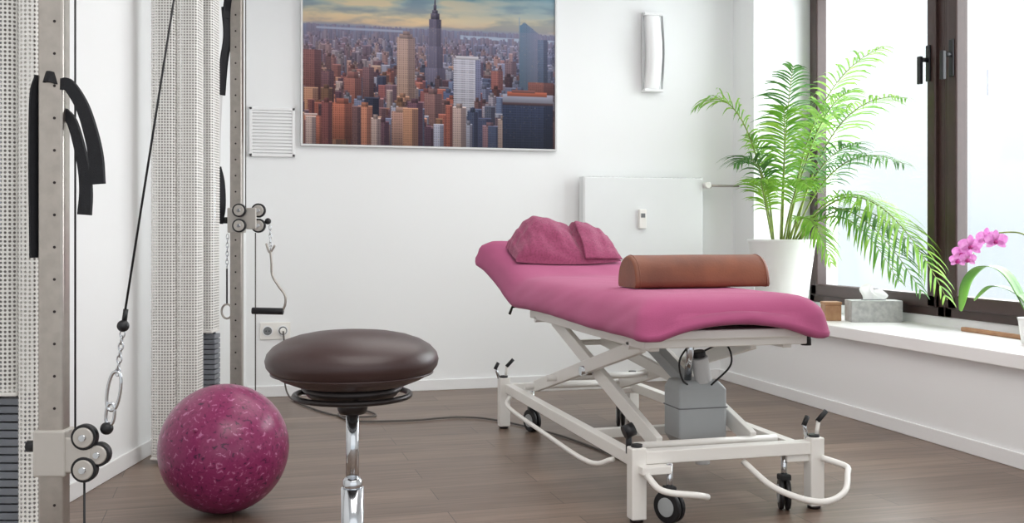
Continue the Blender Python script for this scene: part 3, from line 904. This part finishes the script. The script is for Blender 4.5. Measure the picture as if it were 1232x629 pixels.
leaf('leaf_1', [(3.86, 4.30, z0), (3.82, 4.42, z0+.22), (3.78, 4.54, z0+.26), (3.76, 4.64, z0+.18), (3.76, 4.69, z0+.02)], .095)
leaf('leaf_2', [(3.86, 4.26, z0), (3.84, 4.35, z0+.12), (3.80, 4.50, z0+.16), (3.77, 4.60, z0+.08)], .07)
leaf('leaf_3', [(3.86, 4.26, z0), (3.86, 4.12, z0+.15), (3.84, 4.0, z0+.10)], .07)
leaf('leaf_4', [(3.88, 4.28, z0), (3.95, 4.34, z0+.14), (3.98, 4.45, z0+.12)], .06)
stp = spline([(3.86, 4.28, z0), (3.87, 4.25, z0+.25), (3.87, 4.34, z0+.42), (3.86, 4.52, z0+.44), (3.85, 4.67, z0+.40), (3.84, 4.79, z0+.33)], 10)
tube('flower_stem', stp, .004, 'stem', orc, n=8)
def flower(k, c, s, nrm):
    c = Vector(c); nrm = Vector(nrm).normalized()
    a = nrm.cross(Vector((0, 0, 1))).normalized(); bb = a.cross(nrm).normalized()
    V = []; F = []
    for (ang, L, w) in ((90, 1, .6), (215, 1, .55), (325, 1, .55), (15, 1.05, 1.05), (165, 1.05, 1.05)):
        an = math.radians(ang); dr = a*math.cos(an)+bb*math.sin(an); sd = a*-math.sin(an)+bb*math.cos(an)
        b0 = len(V); NN = 7
        for i in range(NN+1):
            f = i/NN; ww = w*s*.5*math.sin(math.pi*min(1, .08+f*.9))**.6
            p = c+dr*s*L*f+nrm*(.12*s*math.sin(f*3)-.02*s*(w > .8))
            V += [p-sd*ww, p+nrm*.05*s, p+sd*ww]
        for i in range(NN):
            q = b0+i*3; F += [(q, q+1, q+4, q+3), (q+1, q+2, q+5, q+4)]
    obj('blossom_%d' % k, V, F, 'petal', orc, smooth=True, subsurf=1)
    sphere('lip_%d' % k, c+nrm*.012-bb*.008, .011, 'lip', orc, seg=16)
fwd = Vector((-.75, -.62, .05))
for k, (p, s) in enumerate((((3.82, 4.76, .99), .054), ((3.80, 4.67, 1.03), .060), ((3.83, 4.58, 1.07), .058), ((3.81, 4.49, 1.06), .056), ((3.84, 4.82, .95), .044), ((3.80, 4.69, .96), .044))):
    flower(k, p, s, (fwd.x+.15*math.sin(k*2), fwd.y+.15*math.cos(k*3), -.05+.1*math.sin(k)))
    tube('pedicel_%d' % k, [Vector(p)+Vector((.01, 0, 0)), Vector(p)+Vector((.04, .0, .03))], .002, 'stem', orc, n=6)

# ------------------------------------------------------------------ sill objects
tb = root('tissue_box', (3.915, 5.70, SZ), YAW)
box('box_body', (-.16, -.07, 0), (.16, .07, .135), 'grey_tissue', tb, True, bevel=.004)
box('box_slot', (-.07, -.025, .134), (.07, .025, .138), 'gap', tb, True)
V = []; F = []
for i in range(13):
    s = i/12
    for j in range(9):
        t = j/8
        w = .065+.03*math.sin(t*2.5)-.045*t*t
        V.append(((s-.5)*2*w+.012*math.sin(t*6), .018*math.sin(s*9+t*2)*(.4+t), .135+t*.085*(1+.25*math.sin(s*5+1))))
for i in range(12):
    for j in range(8):
        a = i*9+j; F.append((a, a+1, a+10, a+9))
obj('tissue', V, F, 'tissue', tb, True, smooth=True)
wb = root('wooden_box', (3.70, 5.84, SZ), YAW)
box('box_body', (-.052, -.05, 0), (.052, .05, .10), 'wood', wb, True, bevel=.004)
box('box_lid', (-.055, -.053, .10), (.055, .053, .12), 'wood', wb, True, bevel=.004)
ws = root('wooden_stick', (4.0, 4.7, SZ))
beam('stick_body', (4.02, 5.0, SZ+.012), (3.98, 4.1, SZ+.012), .035, .024, 'wood', ws, bevel=.006)

# ------------------------------------------------------------------ cable machines
def shell(name, cx, cy, w, dp, z0, z1, parent):
    """perforated half-oval sheet-metal guard with uv in metres"""
    V = []; U = []; F = []; K = 24
    prof = [(cx-w/2, cy+dp)]
    for i in range(K+1):
        a = math.pi-math.pi*i/K
        prof.append((cx+w/2*math.copysign(abs(math.cos(a))**.6, math.cos(a)), cy-dp*.35*abs(math.sin(a))**.6))
    prof.append((cx+w/2, cy+dp))
    s = 0; arc = [0]
    for i in range(1, len(prof)):
        s += math.hypot(prof[i][0]-prof[i-1][0], prof[i][1]-prof[i-1][1]); arc.append(s)
    for z in (z0, z1):
        for (p, q), a in zip(prof, arc): V.append((p, q, z)); U.append((a, z))
    n = len(prof)
    for i in range(n-1): F.append((i, i+1, n+i+1, n+i))
    o = obj(name, V, F, 'perf', parent, True, smooth=True, uvs=U)
    box(name+'_rear', (cx-w/2+.004, cy+dp-.01, z0), (cx+w/2-.004, cy+dp, z1), 'inner', parent, True)
    for k, z in enumerate((z0-.012, z1)):
        box(name+'_cap_%d' % k, (cx-w/2, cy-dp*.36, z), (cx+w/2, cy+dp, z+.012), 'white', parent, True, bevel=.004)
    return o

def stack(name, cx, cy, w, d, z0, z1, parent):
    k = 0; z = z0
    while z < z1-.02:
        box('%s_%d' % (name, k), (cx-w/2, cy-d/2, z), (cx+w/2, cy+d/2, z+.022), 'plates', parent, True, bevel=.003)
        z += .026; k += 1
    for s in (-1, 1): cyl(name+'_rod_%d' % (s+1), (cx+s*w*.3, cy, z0), (cx+s*w*.3, cy, 2.4), .007, 'chrome', parent, True)

def pulley(name, x, y, z, r, parent, m='pulley'):
    cyl(name+'_wheel', (x, y-.012, z), (x, y+.012, z), r, 'dark', parent, True, bevel=.003)
    cyl(name+'_face', (x, y-.017, z), (x, y+.017, z), r*.78, m, parent, True, bevel=.003)
    cyl(name+'_bolt', (x, y-.024, z), (x, y+.024, z), r*.25, 'chrome', parent, True)

def chain(name, p, q, n, parent, r=.0022, L=.011):
    p, q = Vector(p), Vector(q); d = (q-p)/n
    t = d.normalized(); a = t.cross(Vector((0, 1, 0))).normalized(); b_ = t.cross(a)
    for i in range(n):
        c = p+d*(i+.5); s = a if i % 2 == 0 else b_
        pts = [c+t*(d.length*.68)*math.cos(an)+s*L*.6*math.sin(an) for an in [2*math.pi*k/14 for k in range(14)]]
        tube('%s_%d' % (name, i), pts, r, 'chrome', parent, True, n=6, closed=True)

nm_ = root('cable_pulley_machine', (-.485, 3.136, 0), YAW)
box('steel_post', (-.035, -.025, 0), (.035, .025, 2.5), 'steel', nm_, True, bevel=.006)
for i in range(24):
    cyl('post_hole_%d' % i, (.012, -.0262, .25+i*.09), (.012, -.024, .25+i*.09), .004, 'ring', nm_, True, n=12)
box('base_beam', (-.30, -.03, 0), (.04, .40, .05), 'white', nm_, True, bevel=.008)
box('top_beam', (-.32, -.04, 2.5), (.46, .40, 2.56), 'white', nm_, True, bevel=.008)
shell('guard_b', -.213, .32, .068, .09, .05, 2.5, nm_)
shell('guard_a', -.325, .37, .125, .13, .60, 2.5, nm_)
stack('weight_plate', -.325, .42, .115, .11, .06, .60, nm_)
box('stack_foot', (-.39, .36, 0), (-.26, .48, .06), 'white', nm_, True, bevel=.004)
box('carriage_sleeve', (-.045, -.036, .42), (.045, .036, .55), 'pulley', nm_, True, bevel=.006)
cyl('carriage_pin', (-.075, 0, .50), (-.04, 0, .50), .016, 'dark', nm_, True)
box('carriage_arm', (.03, -.03, .43), (.115, -.018, .53), 'pulley', nm_, True, bevel=.006)
box('carriage_arm_b', (.03, .018, .43), (.115, .03, .53), 'pulley', nm_, True, bevel=.006)
pulley('pulley_1', .095, -.02, .530, .036, nm_)
pulley('pulley_2', .130, -.01, .480, .034, nm_)
pulley('pulley_3', .095, -.02, .440, .036, nm_)
sphere('cable_stop', (.148, 0, .55), .018, 'dark', nm_, True, seg=20)
ca_top = Vector((.345, .30, 2.5)); ca_bot = Vector((.194, 0, .845))
tube('pull_cable', [ca_bot, ca_top], .0035, 'dark', nm_, True, n=8)
sphere('cable_ball', (.194, 0, .838), .017, 'dark', nm_, True, seg=20)
cyl('cable_ferrule', (.196, .003, .85), (.199, .008, .885), .007, 'dark', nm_, True)
chain('chain_link', (.193, 0, .825), (.178, 0, .70), 7, nm_)
def carab(nm2, c, L, w, tilt):
    pts = []
    for k in range(28):
        a = 2*math.pi*k/28
        x = w*math.copysign(abs(math.sin(a))**.7, math.sin(a)); z = L*math.cos(a)
        pts.append((c[0]+x*math.cos(tilt)+z*math.sin(tilt), c[1], c[2]+z*math.cos(tilt)-x*math.sin(tilt)))
    tube(nm2, pts, .0048, 'chrome', nm_, True, n=8, closed=True)
carab('carabiner', (.168, 0, .655), .055, .018, .15)
carab('carabiner_b', (.158, 0, .59), .03, .012, .1)
tube('down_cable', [(.085, 0, .42), (.085, 0, .06)], .0035, 'dark', nm_, True, n=8)
tube('rise_cable', [(.055, .01, .53), (.055, .01, 2.5)], .003, 'dark', nm_, True, n=8)
ribbon('strap_1', [(.028, -.02, 1.515), (.055, -.03, 1.510), (.092, -.035, 1.455), (.118, -.04, 1.385), (.134, -.04, 1.31), (.138, -.04, 1.235)], .042, .010, 'strap', nm_, True, widths=(.75, 1.1))
ribbon('strap_2', [(.028, .0, 1.44), (.055, -.01, 1.41), (.080, -.02, 1.34), (.096, -.025, 1.27), (.102, -.03, 1.21), (.098, -.03, 1.15)], .036, .010, 'strap', nm_, True, widths=(.7, 1.15))
ribbon('strap_3', [(-.030, -.01, 1.54), (-.045, -.01, 1.48), (-.048, -.01, 1.3), (-.046, -.01, 1.1), (-.045, -.01, 1.03)], (.018, .04, 0), .006, 'strap', nm_, True)
ribbon('strap_4', [(-.035, 0, 1.53), (0, -.032, 1.535), (.035, 0, 1.52)], (0, .01, .03), .006, 'strap', nm_, True)

fm_ = root('cable_pulley_machine', (.022, 6.0, 0), YAW)
box('steel_post', (-.033, -.025, 0), (.033, .025, 2.5), 'steel', fm_, True, bevel=.006)
for i in range(24):
    cyl('post_hole_%d' % i, (0, -.0262, .25+i*.09), (0, -.024, .25+i*.09), .005, 'ring', fm_, True, n=12)
shell('guard_a', -.117, -.87, .115, .07, .03, 2.5, fm_)
shell('guard_b', -.008, -.85, .105, .07, .03, 2.5, fm_)
shell('guard_c', -.025, -.50, .085, .10, .60, 2.5, fm_)
stack('weight_plate', -.022, -.45, .085, .10, .06, .60, fm_)
box('base_beam', (-.09, -.80, 0), (.035, .03, .05), 'white', fm_, True, bevel=.008)
box('top_beam', (-.17, -.90, 2.51), (.04, .04, 2.57), 'white', fm_, True, bevel=.008)
box('carriage_sleeve', (-.045, -.036, 1.10), (.045, .036, 1.24), 'pulley', fm_, True, bevel=.006)
cyl('carriage_pin', (-.085, 0, 1.17), (-.04, 0, 1.17), .018, 'dark', fm_, True)
box('carriage_arm', (.02, -.045, 1.12), (.12, -.032, 1.24), 'pulley', fm_, True, bevel=.006)
pulley('pulley_1', .03, -.06, 1.225, .038, fm_)
pulley('pulley_2', .125, -.01, 1.225, .04, fm_)
pulley('pulley_3', .03, -.06, 1.14, .038, fm_)
pulley('pulley_4', .125, -.01, 1.14, .04, fm_)
sphere('cable_stop', (.175, 0, 1.165), .018, 'dark', fm_, True, seg=20)
chain('chain_link', (.187, 0, 1.14), (.19, 0, 1.0), 6, fm_)
tube('handle_bar', spline([(.19, 0, 1.0), (.195, 0, .93), (.20, 0, .86), (.235, 0, .80), (.27, 0, .75), (.272, 0, .70), (.258, 0, .665)], 8), .007, 'steel', fm_, True, n=8)
cyl('handle_grip', (.085, 0, .662), (.262, 0, .658), .019, 'dark', fm_, True, bevel=.004)
tube('handle_shackle', spline([(.165, 0, 1.04), (.185, 0, .99), (.215, 0, 1.03)], 6), .006, 'steel', fm_, True, n=8)
chain('drop_chain', (-.047, -.02, 1.09), (-.05, -.02, .90), 8, fm_)
tube('side_cable', [(-.05, -.02, .9), (-.05, -.02, .70)], .005, 'dark', fm_, True, n=8)
carab_pts = [(-.05+.03*math.sin(a), -.02, .66+.04*math.cos(a)) for a in [2*math.pi*k/20 for k in range(20)]]
tube('drop_ring', carab_pts, .006, 'steel', fm_, True, n=8, closed=True)
tube('right_cable', [(.105, 0, 1.10), (.105, 0, .08)], .0035, 'cord', fm_, True, n=8)
box('cable_anchor', (.02, -.02, .05), (.12, .02, .09), 'white', fm_, True, bevel=.004)
tube('rise_cable', [(.05, .0, 1.24), (.05, .0, 2.51)], .003, 'cord', fm_, True, n=8)
ribbon('strap_1', [(-.055, -.03, 2.36), (-.045, -.03, 2.2), (-.065, -.03, 2.05), (-.080, -.03, 1.87)], (.03, .04, 0), .012, 'strap', fm_, True)
ribbon('strap_2', [(-.085, -.035, 1.88), (-.095, -.035, 1.7), (-.10, -.035, 1.47)], (.02, .03, 0), .006, 'wstrap', fm_, True)
ribbon('strap_3', [(-.10, -.04, 1.47), (-.08, -.04, 1.38), (-.075, -.04, 1.25), (-.09, -.04, 1.15)], (.03, .04, 0), .012, 'strap', fm_, True)
ribbon('strap_4', [(-.045, -.04, 2.34), (-.035, -.04, 2.42), (-.05, -.04, 2.30)], (.03, .04, 0), .008, 'strap', fm_, True)

# ------------------------------------------------------------------ lights / world
w = D.worlds.new('overcast_sky'); SC.world = w; w.use_nodes = True
nt = w.node_tree; bg = nt.nodes['Background']
tc = nt.nodes.new('ShaderNodeTexCoord')
sp = nt.nodes.new('ShaderNodeSeparateXYZ'); nt.links.new(tc.outputs['Generated'], sp.inputs[0])
cr = nt.nodes.new('ShaderNodeValToRGB')
cr.color_ramp.elements[0].position = 0.0; cr.color_ramp.elements[0].color = (.74, .80, .84, 1)
cr.color_ramp.elements[1].position = 0.12; cr.color_ramp.elements[1].color = (.96, .985, 1, 1)
nt.links.new(sp.outputs['Z'], cr.inputs['Fac']); nt.links.new(cr.outputs['Color'], bg.inputs['Color'])
bg.inputs['Strength'].default_value = 1.3

def area(name, loc, rot, sx_, sy_, e, col=(1, 1, 1)):
    l = D.lights.new(name, 'AREA'); l.shape = 'RECTANGLE'; l.size = sx_; l.size_y = sy_; l.energy = e; l.color = col
    o = D.objects.new(name, l); o.location = loc; o.rotation_euler = rot; COL.objects.link(o); return o
area('daylight_window', (4.75, 5.1, 1.9), (0, math.radians(90), 0), 2.4, 3.4, 170, (.97, .99, 1))
area('ceiling_fill', (1.6, 4.6, 3.05), (0, 0, 0), 2.2, 3.0, 34, (1, .975, .94))  # added fill under the ceiling for general brightness, no fixture modelled
area('ceiling_fill', (.8, 1.2, 3.05), (0, 0, 0), 2.5, 2.5, 62, (1, .975, .94))  # second added fill, out of view towards the camera end

# ------------------------------------------------------------------ camera
cam = D.cameras.new('camera'); co = D.objects.new('camera', cam); COL.objects.link(co)
co.location = (0, 0, 1.1); co.rotation_euler = (math.radians(90), 0, YAW)
cam.sensor_fit = 'HORIZONTAL'; cam.sensor_width = 36; cam.lens = 36*1240/1232
cam.shift_y = -34.5/1232
cam.clip_start = .05
SC.camera = co
SC.view_settings.view_transform = 'Standard'
SC.view_settings.look = 'None'
SC.view_settings.exposure = 0
